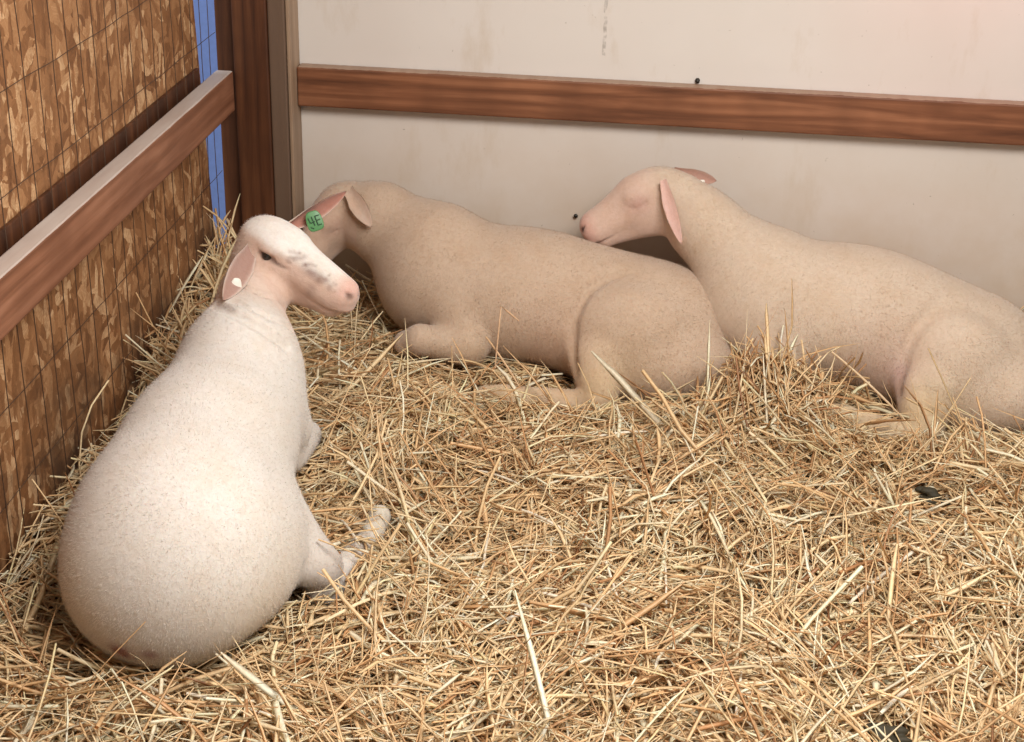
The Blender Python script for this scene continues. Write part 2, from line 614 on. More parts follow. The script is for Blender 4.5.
def ear_mesh(base, tip, normal, width, cup=.35, droop=0.0, th=.0035, nu=22, nv=14, root=.45, curl=0.0):
    """leaf shaped ear: base->tip axis, 'normal' is the side of the inner (hollow) face"""
    base, tip = np.array(base, float), np.array(tip, float)
    ax = tip - base
    L = np.linalg.norm(ax)
    t = ax / L
    nn = np.array(normal, float)
    nn -= nn @ t * t
    nn /= np.linalg.norm(nn)
    sd = np.cross(t, nn)
    U = np.linspace(0, 1, nu)
    Vv = np.linspace(-1, 1, nv)
    prof = np.interp(U, [0, .12, .35, .6, .8, .92, 1.0], [root, .70, 1.0, .93, .64, .36, .05])
    grid = []
    for side in (1, -1):
        for i, u in enumerate(U):
            wd = width / 2 * prof[i]
            tube_c = cup * (1.25 - .75 * u)
            for v in Vv:
                ang = v * tube_c * 1.6
                x = wd * (math.sin(ang) / max(1.6 * tube_c, 1e-3) if tube_c > 1e-3 else v)
                z = -wd * (1 - math.cos(ang)) / max(1.6 * tube_c, 1e-3) * -1
                edge = math.sqrt(max(0, 1 - abs(v) ** 6)) * math.sqrt(max(0, 1 - u ** 8))
                p = base + t * (u * L) + sd * x + nn * (z + droop * (4 * u * (1 - u)) * L + curl * u * u * L)
                p = p + nn * (side * th * .5 * edge)
                grid.append(p)
    G = np.array(grid)
    n1 = nu * nv
    Q = []
    for i in range(nu - 1):
        for j in range(nv - 1):
            a = i * nv + j
            Q.append((a, a + nv, a + nv + 1, a + 1))
            Q.append((n1 + a, n1 + a + 1, n1 + a + nv + 1, n1 + a + nv))
    for i in range(nu - 1):
        for j in (0, nv - 1):
            a = i * nv + j
            Q.append((a, n1 + a, n1 + a + nv, a + nv) if j == 0 else (a, a + nv, n1 + a + nv, n1 + a))
    for j in range(nv - 1):
        a = (nu - 1) * nv + j
        Q.append((a, n1 + a, n1 + a + 1, a + 1))
    inner = np.zeros(len(G))
    inner[:n1] = 1
    vv = np.tile(np.abs(Vv), nu * 2)
    return G, np.array(Q), inner * np.clip(1.25 - vv ** 3, 0, 1)


def wool_mat(name, fuzz=.6):
    n = N(name)
    at = n.t.nodes.new('ShaderNodeVertexColor')
    at.layer_name = 'Col'
    a = n.noise(n.geo, 120, 4, .65)
    bigv = n.noise(n.geo, 14, 4, .6)
    col = n.mix(n.ramp(a.outputs[0], [(.3, (.16, .16, .16)), (.62, (0, 0, 0))]), at.outputs[0], (.50, .34, .22), 'MULTIPLY')
    col = n.mix(n.ramp(bigv.outputs[0], [(.45, (0, 0, 0)), (.75, (.30, .30, .30))]), col, (.80, .66, .50), 'MULTIPLY')
    f = n.noise(n.geo, 420, 3, .6)
    rid = n.noise(n.mapping((60, 240, 60)), 1, 3)
    hh = n.math('ADD', n.math('ADD', f.outputs[0], n.math('MULTIPLY', a.outputs[0], 1.2)), n.math('MULTIPLY', rid.outputs[0], .6))
    n.bump(hh, fuzz, .0022)
    n.b.inputs['Sheen Weight'].default_value = .25
    n.b.inputs['Sheen Roughness'].default_value = .5
    n.b.inputs['Subsurface Weight'].default_value = .12
    n.b.inputs['Subsurface Radius'].default_value = (.02, .010, .006)
    n.b.inputs['Subsurface Scale'].default_value = .5
    return n.out(col, .85, .15)


M_wool = wool_mat('short_wool', .38)


def fleece_mat():
    n = N('wool_fibre')
    at = n.t.nodes.new('ShaderNodeVertexColor')
    at.layer_name = 'Col'
    m = n.out(at.outputs[0], .8, .2)
    tr = n.t.nodes.new('ShaderNodeBsdfTranslucent')
    n.t.links.new(at.outputs[0], tr.inputs[0])
    mx = n.t.nodes.new('ShaderNodeMixShader')
    mx.inputs[0].default_value = .5
    n.t.links.new(n.b.outputs[0], mx.inputs[1])
    n.t.links.new(tr.outputs[0], mx.inputs[2])
    n.t.links.new(mx.outputs[0], n.t.nodes['Material Output'].inputs[0])
    return m


M_fleece = fleece_mat()
M_eye = N('eye_dark').out((.012, .008, .006), .12, .6)
M_tag_w = mat_plain('white_tag_plastic', (.75, .70, .62), .4)
M_tag_g = mat_plain('green_tag_plastic', (.085, .23, .085), .4)
M_ink = mat_plain('tag_ink', (.012, .05, .018), .5)


def sm(x, a, b):
    t = np.clip((x - a) / (b - a), 0, 1)
    return t * t * (3 - 2 * t)


def blob(P, c, r):
    return np.exp(-(np.linalg.norm((P - np.array(c)), axis=1) / r) ** 2)


def lerp(A, B, t):
    t = np.asarray(t)[:, None]
    return A * (1 - t) + np.array(B) * t


def face_paint(P, col, O, ax, s, pink, dark, faceamt=1.0, st=1.0):
    q = ((P - np.array(O)) @ ax) / s
    q[:, 0] = np.where(q[:, 0] > .03, .03 + (q[:, 0] - .03) / st, q[:, 0])
    onhead = sm(q[:, 0], -.03, .04) * (np.abs(q[:, 1]) < .09) * (np.abs(q[:, 2] + .02) < .09) * (q[:, 0] < .2)
    col = lerp(col, pink, onhead * .45 * faceamt)
    nose = sm(q[:, 0], .118, .15) * onhead
    col = lerp(col, (.62, .36, .31), nose * .7)
    for y in (1, -1):
        nos = np.exp(-(np.linalg.norm(q - np.array([.151, y * .0125, -.0175]), axis=1) / .0058) ** 2)
        col = lerp(col, (.05, .02, .018), np.clip(nos * 1.3, 0, .95))
        m = np.zeros(len(P))
        pts = [(.153, y * .004, -.049), (.135, y * .019, -.0485), (.105, y * .028, -.046)]
        for a, b_ in zip(pts[:-1], pts[1:]):
            a, b_ = np.array(a), np.array(b_)
            ab = b_ - a
            t = np.clip(((q - a) @ ab) / (ab @ ab), 0, 1)
            m = np.maximum(m, np.exp(-(np.linalg.norm(q - a - t[:, None] * ab, axis=1) / .0035) ** 2))
        col = lerp(col, (.20, .10, .08), m * .7)
        eye = np.exp(-(np.linalg.norm((q - np.array([.042, y * .040, .003])) * np.array([.75, 1, 1]), axis=1) / .016) ** 2)
        col = lerp(col, dark, eye * .45)
    return col, q


def fleece(b, V, Q, col, parent, head, n=230000, ln=.0055):
    """short shorn wool fibres rooted all over the body, lying back along it"""
    O, ax, s_, st = head
    rg = np.random.default_rng(21)
    P0, P1, P3 = V[Q[:, 0]], V[Q[:, 1]], V[Q[:, 3]]
    ar = np.linalg.norm(np.cross(P1 - P0, P3 - P0), axis=1)
    ar *= (P0[:, 2] > .07)
    k = rg.choice(len(Q), n, p=ar / ar.sum())
    u, v = rg.random((2, n, 1))
    P = P0[k] + (P1[k] - P0[k]) * u + (P3[k] - P0[k]) * v
    N_ = b.grad(P)
    q = ((P - np.array(O)) @ ax) / s_
    face = sm(q[:, 0], -.02, .03) * (np.abs(q[:, 1]) < .09) * (np.abs(q[:, 2] + .02) < .09) * (q[:, 0] < .25)
    keep = rg.random(n) > sm(q[:, 0], .10, .14) * (face > 0)
    flow = -ax[:, 0] * face[:, None] + np.array([-ax[0, 0] * .6, -ax[1, 0] * .2, -.8]) * (1 - face[:, None])
    D = N_ * .50 + flow * .6 + rg.normal(0, .30, (n, 3))
    D /= np.linalg.norm(D, axis=1)[:, None]
    L = ln * rg.uniform(.6, 1.2, n) * (1 - .72 * face)
    S_ = np.cross(D, N_ + rg.normal(0, .15, (n, 3)))
    S_ /= np.linalg.norm(S_, axis=1)[:, None] + 1e-9
    w_ = (.00042 * rg.uniform(.6, 1.3, n) * (1 - .4 * face))[:, None]
    A = P - N_ * .001
    tri = np.stack([A - S_ * w_, A + S_ * w_, A + D * L[:, None]], 1)[keep]
    c = (col[Q[k, 0]] * (1 + rg.normal(.02, .06, (n, 1))))[keep]
    m = len(tri)
    me = np_mesh('fleece', tri.reshape(-1, 3), np.arange(m * 3).reshape(-1, 3), np.clip(np.repeat(c, 3, 0), 0, 1), smooth=False)
    o = link('fleece', me, M_fleece, parent)
    o['kind'] = 'stuff'


def make_lamb(b, lo, hi, ears, paint, label, loc, head, h=.0045):
    V, Q = b.mesh(lo, hi, h)
    col = paint(V)
    parts = [(V, Q)]
    cols = [col]
    for (args, kw, inc, outc) in ears:
        G, EQ, inner = ear_mesh(*args, **kw)
        c = lerp(np.tile(np.array(outc), (len(G), 1)), inc, np.clip(inner, 0, 1))
        parts.append((G, EQ))
        cols.append(c)
    V, Q = join(parts)
    t = empty('lamb', loc)
    tag(t, label, 'lamb', 'lambs lying in the straw pen')
    V = V
    me = np_mesh('body', V, Q, np.clip(np.vstack(cols), 0, 1))
    link('body', me, M_wool, t)
    nb = len(cols[0])
    fleece(b, V[:nb], Q[np.all(Q < nb, 1)], cols[0], t, head)
    return t


def eyeball(c, r, parent):
    V, Q = lathe([(r * math.cos(a), r * math.sin(a) + 1e-5) for a in np.linspace(math.pi, 0, 12)], c, (0, 0, 1), 16)
    link('eye', np_mesh('eye', V, Q), M_eye, parent)


BODIES = []
# ================= front lamb ===========================================
F = Body()
F.ell((.238, -1.16, .300), (.138, .30, .148), .03)
F.ell((.258, -1.37, .278), (.162, .165, .155), .06)
F.ell((.245, -1.425, .235), (.135, .105, .120), .05)
F.ell((.238, -.94, .325), (.102, .13, .135), .06)
F.ell((.330, -1.29, .225), (.095, .140, .110), .05)
F.cap((.340, -1.19, .215), .062, (.440, -1.245, .170), .036, .035)
F.cap((.446, -1.245, .128), .028, (.482, -1.04, .108), .017, .010)
F.cap((.482, -1.04, .108), .018, (.490, -1.00, .124), .019, .01)
F.cap((.285, -.97, .29), .060, (.316, -.940, .250), .042, .03)
F.cap((.312, -.935, .20), .038, (.310, -.77, .150), .026, .02)
F.cap((.238, -.92, .385), .082, (.222, -.790, .425), .054, .05)
F.cap((.222, -.790, .425), .054, (.216, -.730, .452), .046, .03)
FO, Ff, Fu, Fs, Ft = (.233, -.722, .507), (.87, -.44, -.15), (.0, .10, 1), 1.14, 1.27
FW, Fax = add_head(F, FO, Ff, Fu, Fs, 'open', Ft)
F.groove([(0.189, -0.909, 0.461), (0.235, -0.961, 0.471), (0.272, -0.973, 0.461), (0.305, -0.973, 0.439), (0.327, -0.961, 0.415)], .016, .008)
F.groove([(0.222, -0.911, 0.473), (0.26, -0.938, 0.472), (0.294, -0.939, 0.457), (0.321, -0.9, 0.42)], .011, .006)
F.groove([(0.217, -0.844, 0.474), (0.263, -0.87, 0.467), (0.288, -0.815, 0.423)], 0.005, 0.005)
# ================= middle lamb ==========================================
Mb = Body()
Mb.ell((.64, -.195, .225), (.28, .160, .145), .03)
Mb.ell((.90, -.215, .180), (.215, .165, .145), .06)
Mb.ell((.47, -.18, .262), (.130, .135, .128), .06)
Mb.ell((.895, -.330, .180), (.125, .080, .125), .035)
Mb.groove([(.88, -.272, .327), (.851, -.283, .317), (.804, -.318, .294), (.779, -.353, .243), (.779, -.376, .192), (.79, -.405, .150)], .011, .013)
Mb.ell((.99, -.325, .145), (.130, .090, .080), .03)
Mb.cap((.835, -.370, .155), .060, (.840, -.430, .095), .038, .022)
Mb.cap((.840, -.435, .085), .032, (.650, -.470, .112), .021, .010)
Mb.cap((.650, -.470, .112), .021, (.615, -.475, .112), .022, .01)
Mb.cap((.520, -.27, .235), .080, (.555, -.345, .175), .045, .02)
Mb.cap((.560, -.355, .165), .043, (.460, -.372, .180), .030, .015)
Mb.cap((.460, -.372, .180), .031, (.428, -.36, .165), .026, .012)
Mb.cap((.45, -.17, .302), .106, (.325, -.115, .345), .078, .05)
Mb.cap((.325, -.115, .345), .078, (.265, -.10, .360), .060, .04)
MO, Mf, Mu, Ms, Mt = (.240, -.115, .372), (-.55, -.50, -.62), (0, 0, 1), 1.05, 1.1
MW, Max = add_head(Mb, MO, Mf, Mu, Ms, 'closed', Mt)
# ================= right lamb ===========================================
Rb = Body()
Rb.ell((1.33, -.195, .228), (.28, .162, .150), .03)
Rb.ell((1.57, -.215, .165), (.20, .165, .140), .06)
Rb.ell((1.17, -.18, .255), (.135, .130, .125), .06)
Rb.ell((1.565, -.330, .168), (.115, .080, .122), .030)
Rb.groove([(1.53, -.295, .315), (1.50, -.324, .297), (1.472, -.346, .264), (1.456, -.359, .22), (1.450, -.377, .176), (1.446, -.391, .144)], .013, .013)
Rb.ell((1.665, -.325, .130), (.125, .095, .085), .03)
Rb.cap((1.505, -.375, .145), .060, (1.500, -.435, .060), .040, .022)
Rb.cap((1.495, -.440, .055), .034, (1.340, -.46, .110), .024, .010)
Rb.cap((1.340, -.46, .110), .024, (1.300, -.465, .125), .022, .01)
Rb.cap((1.20, -.26, .22), .085, (1.20, -.36, .15), .050, .03)
Rb.cap((1.20, -.37, .14), .045, (1.08, -.36, .12), .034, .02)
Rb.cap((1.15, -.17, .300), .105, (1.035, -.125, .385), .070, .05)
Rb.cap((1.035, -.125, .385), .070, (.985, -.105, .430), .057, .04)
RO, Rf, Ru, Rs, Rt = (.935, -.100, .446), (-.90, -.14, -.36), (0, .02, 1), 1.18, 1.0
RW, Rax = add_head(Rb, RO, Rf, Ru, Rs, 'closed', Rt)

WOOL_F = np.array([.655, .61, .565])
WOOL_M = np.array([.53, .40, .30])
WOOL_R = np.array([.60, .48, .375])


def paint_f(P):
    c = np.tile(WOOL_F, (len(P), 1))
    # tinged rump and flank
    c = lerp(c, (.72, .60, .44), np.clip(blob(P, (.13, -1.50, .24), .10) + blob(P, (.38, -1.42, .2), .10), 0, 1) * .5)
    c = lerp(c, (.40, .34, .30), np.clip(blob(P, (.455, -1.25, .17), .050), 0, 1) * .8)
    c = lerp(c, (.55, .50, .40), np.clip(blob(P, (.495, -1.02, .15), .07), 0, 1) * .7)
    c = lerp(c, (.30, .13, .12), np.clip(blob(P, (0.215, -1.522, 0.182), .016) * 1.2 + blob(P, (0.258, -1.527, 0.185), .012) * .7, 0, .9))
    c = lerp(c, (.62, .47, .38), sm(P[:, 2], .34, .42) * sm(P[:, 1], -.95, -.84) * .8)
    c, q = face_paint(P, c, FO, Fax, Fs, (.66, .50, .42), (.30, .18, .14), 1, Ft)
    head = (q[:, 0] > -.05) & (q[:, 0] < .18) & (np.abs(q[:, 1]) < .07) & (np.abs(q[:, 2]) < .09)
    prof = q[:, 2] + .30 * np.maximum(q[:, 0] - .02, 0)
    top = head * sm(prof, .016, .030) * (1 - sm(q[:, 0], .115, .145))
    cheek = head * (1 - sm(prof, .010, .030)) * sm(q[:, 0], -.03, .02)
    c = lerp(c, (.60, .43, .35), cheek * .7)
    c = lerp(c, (.76, .72, .68), top * .95)
    near = head * (q[:, 1] < .004)
    for (sx, sz, rx, rz, am) in ((.098, .000, .011, .006, .75), (.086, .008, .004, .003, .8), (.110, -.006, .008, .005, .7), (.104, -.020, .006, .006, .45),
                                 (.100, -.034, .007, .006, .5), (.075, .014, .006, .003, .45), (.092, .011, .005, .002, .5), (.118, -.002, .004, .003, .6), (.126, -.008, .004, .003, .5)):
        c = lerp(c, (.22, .13, .11), near * np.exp(-((q[:, 0] - sx) / rx) ** 2 - ((q[:, 2] - sz) / rz) ** 2) * am)
    r = np.random.default_rng(11)
    for k in range(26):
        u = r.uniform(.06, .135)
        sz = .016 - .30 * (u - .06) + r.uniform(-.010, .008)
        rad = r.uniform(.0014, .0032)
        c = lerp(c, (.24, .15, .12), near * np.exp(-((q[:, 0] - u) / rad) ** 2 - ((q[:, 2] - sz) / rad) ** 2) * r.uniform(.3, .8))
    # dark rim of the eye and the line running forward from it
    for y in (1, -1):
        a, b_ = np.array((.028, y * .042, .004)), np.array((.062, y * .037, -.0065))
        ab = b_ - a
        t = np.clip(((q - a) @ ab) / (ab @ ab), 0, 1)
        c = lerp(c, (.10, .05, .04), np.exp(-(np.linalg.norm((q - a - t[:, None] * ab) * np.array([1, .4, 1]), axis=1) / (.0050 - .003 * t)) ** 2) * .85)
    return c


def paint_m(P):
    c = np.tile(WOOL_M, (len(P), 1))
    c = lerp(c, (.62, .40, .31), np.clip(blob(P, (.74, -.34, .14), .10), 0, 1) * .4)
    c = lerp(c, (.66, .50, .29), np.clip(blob(P, (.85, -.43, .12), .09) + blob(P, (.65, -.47, .12), .1), 0, 1) * .5)
    c, q = face_paint(P, c, MO, Max, Ms, (.55, .36, .28), (.35, .2, .16), 1, Mt)
    return c


def paint_r(P):
    c = np.tile(WOOL_R, (len(P), 1))
    c = lerp(c, (.62, .42, .38), np.clip(blob(P, (1.42, -.34, .16), .10), 0, 1) * .4)
    c = lerp(c, (.36, .20, .22), np.clip(blob(P, (1.450, -.375, .17), .030) + blob(P, (1.448, -.39, .14), .03), 0, 1) * .6)
    c = lerp(c, (.68, .53, .30), np.clip(blob(P, (1.50, -.44, .11), .08) + blob(P, (1.32, -.46, .13), .1), 0, 1) * .6)
    c, q = face_paint(P, c, RO, Rax, Rs, (.66, .42, .36), (.42, .20, .17), 1, Rt)
    return c


f_ears = [
    ((np.array((0.2171, -0.7684, 0.5107)), np.array((0.2082, -0.918, 0.4752)), np.array([.45, -.85, .25]), .050), dict(cup=.55, root=.6), (.36, .22, .18), (.74, .62, .54)),
    ((np.array((.262, -.704, .532)), np.array((.366, -.640, .587)), np.array([.15, -1, -.35]), .044), dict(cup=.85, root=.7), (.36, .17, .13), (.76, .62, .54)),
]
lamb_f = make_lamb(F, (-.02, -1.60, .04), (.60, -.50, .64), f_ears, paint_f,
                   'white lamb lying beside the strand board wall, spotted nose, green tag in its far ear', (.27, -1.15, .0), (FO, Fax, Fs, Ft))
m_ears = [
    ((np.array((.272, -.165, .428)), np.array((.334, -.232, .372)), np.array([-.2, -1, .3]), .042), dict(cup=.35, root=.75), (.66, .50, .40), (.64, .47, .38)),
]
lamb_m = make_lamb(Mb, (.02, -.56, .02), (1.20, .06, .50), m_ears, paint_m,
                   'cream lamb in the middle with its head turned away into the pen corner', (.66, -.2, .0), (MO, Max, Ms, Mt))
r_ears = [
    ((np.array((.944, -.158, .490)), np.array((.992, -.218, .370)), np.array([-.25, -1, .0]), .031), dict(cup=.35, root=.55, droop=.03), (.72, .48, .42), (.72, .50, .43)),
    ((np.array((.965, -.085, .490)), np.array((1.060, -.050, .460)), np.array([.1, -1, .1]), .036), dict(cup=.6, root=.6, droop=.05), (.50, .30, .24), (.66, .46, .38)),
]
lamb_r = make_lamb(Rb, (.66, -.56, .0), (1.90, .06, .58), r_ears, paint_r,
                   'cream lamb at the right resting its chin on the back of another, eyes closed', (1.36, -.2, .0), (RO, Rax, Rs, Rt))
for y in (1, -1):
    eyeball(FW((.035, y * .0375, .0020)), .0088 * Fs, lamb_f)
BODIES = [F, Mb, Rb]


def plate(name, c, nrm, upv, w_, h_, mat, parent, th=.0025, label=None, cut=.3):
    nrm = np.array(nrm, float) / np.linalg.norm(nrm)
    u = np.array(upv, float)
    u -= u @ nrm * nrm
    u /= np.linalg.norm(u)
    sdir = np.cross(u, nrm)
    a = np.linspace(0, 2 * np.pi, 28, endpoint=False)
    e = 2.0 / 3.6
    X = np.sign(np.cos(a)) * np.abs(np.cos(a)) ** e * w_ / 2
    Y = np.sign(np.sin(a)) * np.abs(np.sin(a)) ** e * h_ / 2
    X = X * np.where(Y > 0, 1 - cut * Y / (h_ / 2), 1)
    rings = [(0.0, -th / 2), (.9, -th / 2), (1, -th / 4), (1, th / 4), (.9, th / 2), (0.0, th / 2)]
    V, Q = [], []
    for sc_, z_ in rings:
        V.append(np.array(c) + (X * max(sc_, .01))[:, None] * sdir + (Y * max(sc_, .01))[:, None] * u + z_ * nrm)
    V = np.vstack(V)
    for i in range(len(rings) - 1):
        for j in range(28):
            k = (j + 1) % 28
            Q.append((i * 28 + j, i * 28 + k, i * 28 + 28 + k, i * 28 + 28 + j))
    o = link(name, np_mesh(name, V, np.array(Q)), mat, parent)
    if label: o['label'] = label
    return o, np.array(c) + nrm * (th / 2 + .0003), sdir, u


def strokes(name, c, sdir, u, segs, r_, mat, parent):
    parts = []
    for x0, y0, x1, y1 in segs:
        a = c + sdir * x0 + u * y0
        b = c + sdir * x1 + u * y1
        parts.append(tube(np.array([a, (a + b) / 2, b]), r_, 5))
    V, Q = join(parts)
    o = bpy.data.objects.new(name, np_mesh(name, V, Q))
    o.data.materials.append(mat)
    C.objects.link(o)
    o.parent = parent
    return o


tg, tc, ts, tu = plate('ear_tag', (.318, -.695, .546), (.25, -.9, .35), (-.30, .0, 1), .030, .037, M_tag_g, lamb_f, label='green plastic ear tag with dark lettering', cut=.15)
K = .001
strokes('tag_lettering', tc, ts, tu, [(-10*K, 8*K, -8*K, -2*K), (-8*K, -2*K, 0, -1*K), (-3*K, 9*K, -2*K, -8*K),
        (3*K, 8*K, 4*K, -9*K), (3*K, 8*K, 11*K, 8*K), (4*K, 0, 11*K, 0), (4*K, -9*K, 11*K, -9*K), (-10*K, -9*K, -5*K, -13*K)], .0011, M_ink, tg)
plate('ear_tag', (0.2176, -0.8688, 0.4818), (.45, -.85, .3), (.25, 0, 1), .020, .028, M_tag_w, lamb_f, label='small white ear tag')
plate('ear_tag', (1.022, -.092, .468), (.1, -1, .2), (.9, .1, .3), .010, .024, M_tag_w, lamb_r, label='small white ear tag')

# ------------------------------------------------------------------ straw
def Hs(x, y):
    h = .118 + 0 * x
    h = h + .10 * np.exp(-((x + .06) / .16) ** 2) * sm(y, -1.1, -.3) + .040 * np.exp(-((x + .05) / .10) ** 2)
    h = h - .026 * np.exp(-((x - .65) / .12) ** 2 - ((y + .49) / .05) ** 2) - .030 * np.exp(-((x - 1.36) / .08) ** 2 - ((y + .47) / .06) ** 2)
    h = h - .060 * sm(x, 1.34, 1.48) * sm(y, -.62, -.45) - .012 * np.exp(-((x - .75) / .25) ** 2 - ((y + .38) / .12) ** 2) - .036 * np.exp(-((x - .93) / .12) ** 2 - ((y + .45) / .09) ** 2)
    h = h + .022 * np.exp(-((x - .475) / .05) ** 2 - ((y + 1.14) / .07) ** 2)
    h = h + .115 * np.exp(-((x - 1.19) / .13) ** 2 - ((y + .47) / .07) ** 2)
    h = h + .15 * np.exp(-((x - 1.82) / .10) ** 2 - ((y + .0) / .07) ** 2)
    h = h + .022 * np.exp(-((x - .45) / .25) ** 2 - ((y + .55) / .15) ** 2)
    h = h + .02 * np.exp(-((x - .25) / .25) ** 2 - ((y + 1.60) / .08) ** 2)
    h = h + .035 * np.exp(-((x - 1.16) / .06) ** 2 - ((y + .36) / .09) ** 2)
    h = h + (.012 * np.sin(9.1 * x - 6.0 * y + .5) + .010 * np.sin(12.7 * y + 4.4 * x + 2.2)) * sm(-y, .55, .9)
    h = h + .010 * np.sin(7.3 * x + 4.1 * y + 1) * np.sin(5.1 * y - 3.7 * x) + .008 * np.sin(17 * x - 9 * y) * np.sin(13 * y + 6 * x + 2)
    h = h + .005 * np.sin(41 * x + 12 * y) * np.sin(37 * y - 15 * x + 1)
    return h


def straw_arrays(n, rng):
    nb = n // 14
    bx, by = rng.uniform(-.058, 2.35, nb), rng.uniform(-2.15, .034, nb)
    ba = rng.uniform(0, np.pi * 2, nb) * .75 + .6 * np.sin(3 * bx + 2 * by)
    bp = rng.normal(0, .16, nb)
    up_ = rng.random(nb) < .06
    bp = np.where(up_, rng.uniform(.3, .95, nb), bp)
    tuft = (rng.random(nb) < .35) & ((np.hypot((bx - 1.19) / .15, (by + .47) / .08) < 1) | ((bx < .01) & (by > -.55)))
    bp = np.where(tuft, rng.uniform(.35, 1.1, nb), bp)
    bz = rng.uniform(-.034, .012, nb)
    bt = rng.normal(0, .5, nb)
    i = rng.integers(0, nb, n)
    sp = rng.uniform(.01, .06, nb)[i]
    x = bx[i] + rng.normal(0, 1, n) * sp
    y = by[i] + rng.normal(0, 1, n) * sp
    loose = rng.random(n) < .25
    a = np.where(loose, rng.uniform(0, 2 * np.pi, n), ba[i] + rng.normal(0, .28, n))
    p = np.where(loose, rng.normal(0, .18, n), bp[i] + rng.normal(0, .14, n))
    z = bz[i] + rng.normal(0, .006, n)
    L = np.clip(rng.lognormal(math.log(.105), .5, n), .02, .30)
    wd = np.clip(rng.lognormal(math.log(.00150), .42, n), .0006, .0038)
    tone = bt[i] * .5 + rng.normal(0, 1, n) * .75
    return x, y, z, a, p, L, wd, tone


PAL = np.array([(.30, .135, .055), (.54, .29, .135), (.74, .48, .245), (.85, .63, .36), (.92, .74, .46), (.96, .86, .63)])


def straw_color(tone, rng, n):
    u = np.clip((tone + 2.1) / 4.2, 0, .999) * (len(PAL) - 1)
    k = u.astype(int)
    f = (u - k)[:, None]
    c = PAL[k] * (1 - f) + PAL[np.minimum(k + 1, len(PAL) - 1)] * f
    g = rng.random(n) < .05
    c[g] = c[g] * np.array([.80, .82, .78])
    return c


def build_stalks(x, y, z, a, p, L, wd, tone, rng, conform=.6):
    n = len(x)
    R_ = 5
    t = np.linspace(-.5, .5, R_)
    bend = rng.normal(0, .06, n) * L
    bendz = -np.abs(rng.normal(0, .05, n)) * L
    kink = rng.random(n) < .07
    dx, dy = np.cos(a), np.sin(a)
    P = np.zeros((n, R_, 3))
    side = (t ** 2 * 4)[None]
    kb = np.where(kink, rng.normal(0, .28, n), 0) * L
    kk = np.maximum(t, 0)[None] * 2
    P[..., 0] = x[:, None] + L[:, None] * np.cos(p)[:, None] * t * dx[:, None] - dy[:, None] * (bend[:, None] * side + kb[:, None] * kk)
    P[..., 1] = y[:, None] + L[:, None] * np.cos(p)[:, None] * t * dy[:, None] + dx[:, None] * (bend[:, None] * side + kb[:, None] * kk)
    hc = Hs(x, y)[:, None]
    hp = Hs(P[..., 0], P[..., 1])
    sp = np.sin(p)[:, None]
    lift = np.where(np.abs(p) > .28, np.abs(np.sin(p)) * L * .35, 0)
    P[..., 2] = hc * (1 - conform) + hp * conform + z[:, None] + L[:, None] * sp * t + bendz[:, None] * side + lift[:, None]
    return P


def sweep(P, wd, flat, tone_c, rng):
    n, R_, _ = P.shape
    T = np.gradient(P, axis=1)
    T /= np.linalg.norm(T, axis=2)[..., None] + 1e-9
    ref = rng.normal(0, .45, (n, 1, 3)) + np.array([0, 0, 1.])
    A = np.cross(T, ref)
    A /= np.linalg.norm(A, axis=2)[..., None] + 1e-9
    B = np.cross(T, A)
    tp = np.ones((n, R_))
    ft = flat < .5
    tp[ft, 0] = .55
    tp[ft, -1] = .25
    r1 = wd[:, None] * tp
    r2 = r1 * flat[:, None]
    V = np.stack([P + A * r1[..., None], P + B * r2[..., None], P - A * r1[..., None], P - B * r2[..., None]], 2)
    base = (np.arange(n) * R_ * 4)[:, None, None]
    i = (np.arange(R_ - 1) * 4)[None, :, None]
    j = np.arange(4)[None, None, :]
    k = (j + 1) % 4
    Q = np.stack([base + i + j, base + i + k, base + i + k + 4, base + i + j + 4], -1).reshape(-1, 4)
    col = np.repeat(np.repeat(tone_c[:, None], R_, 1), 4, 1) if False else np.broadcast_to(tone_c[:, None, None, :], (n, R_, 4, 3)).copy()
    var = 1 + rng.normal(0, .10, (n, R_, 1, 1))
    col = np.clip(col * var, 0, .95)
    return V.reshape(-1, 3), Q, col.reshape(-1, 3)


def clear_of_bodies(P, tol=.003):
    n = len(P)
    ok = np.ones(n, bool)
    flat = P.reshape(-1, 3)
    for b, (lo, hi) in zip(BODIES, (((-.02, -1.62, 0), (.62, -.5, .65)), ((.0, -.58, 0), (1.22, .06, .5)), ((.64, -.58, 0), (1.92, .06, .6)))):
        m = np.all((flat > lo) & (flat < hi), 1)
        idx = np.where(m)[0]
        if len(idx) == 0: continue
        d = b.d(flat[idx])
        bad = idx[d < tol] // P.shape[1]
        ok[bad] = False
    return ok


def straw_mat():
    n = N('straw')
    at = n.t.nodes.new('ShaderNodeVertexColor')
    at.layer_name = 'Col'
    v = n.noise(n.geo, 160, 3)
    col = n.mix(n.ramp(v.outputs[0], [(.35, (.35, .35, .35)), (.65, (0, 0, 0))]), at.outputs[0], (.72, .52, .34), 'MULTIPLY')
    m = n.out(col, .42, .45)
    tr = n.t.nodes.new('ShaderNodeBsdfTranslucent')
    n.t.links.new(col, tr.inputs[0])
    mx = n.t.nodes.new('ShaderNodeMixShader')
    mx.inputs[0].default_value = .18
    out = n.t.nodes['Material Output']
    n.t.links.new(n.b.outputs[0], mx.inputs[1])
    n.t.links.new(tr.outputs[0], mx.inputs[2])
    n.t.links.new(mx.outputs[0], out.inputs[0])
    return m


M_straw = straw_mat()


CLUMPS = [((1.461, -0.7738, 0.1166), (0.028, 0.016, 0.012)), ((1.2982, -1.5028, 0.1352), (0.036, 0.018, 0.016)), ((1.1446, -1.0982, 0.0979), (0.014, 0.01, 0.008))]


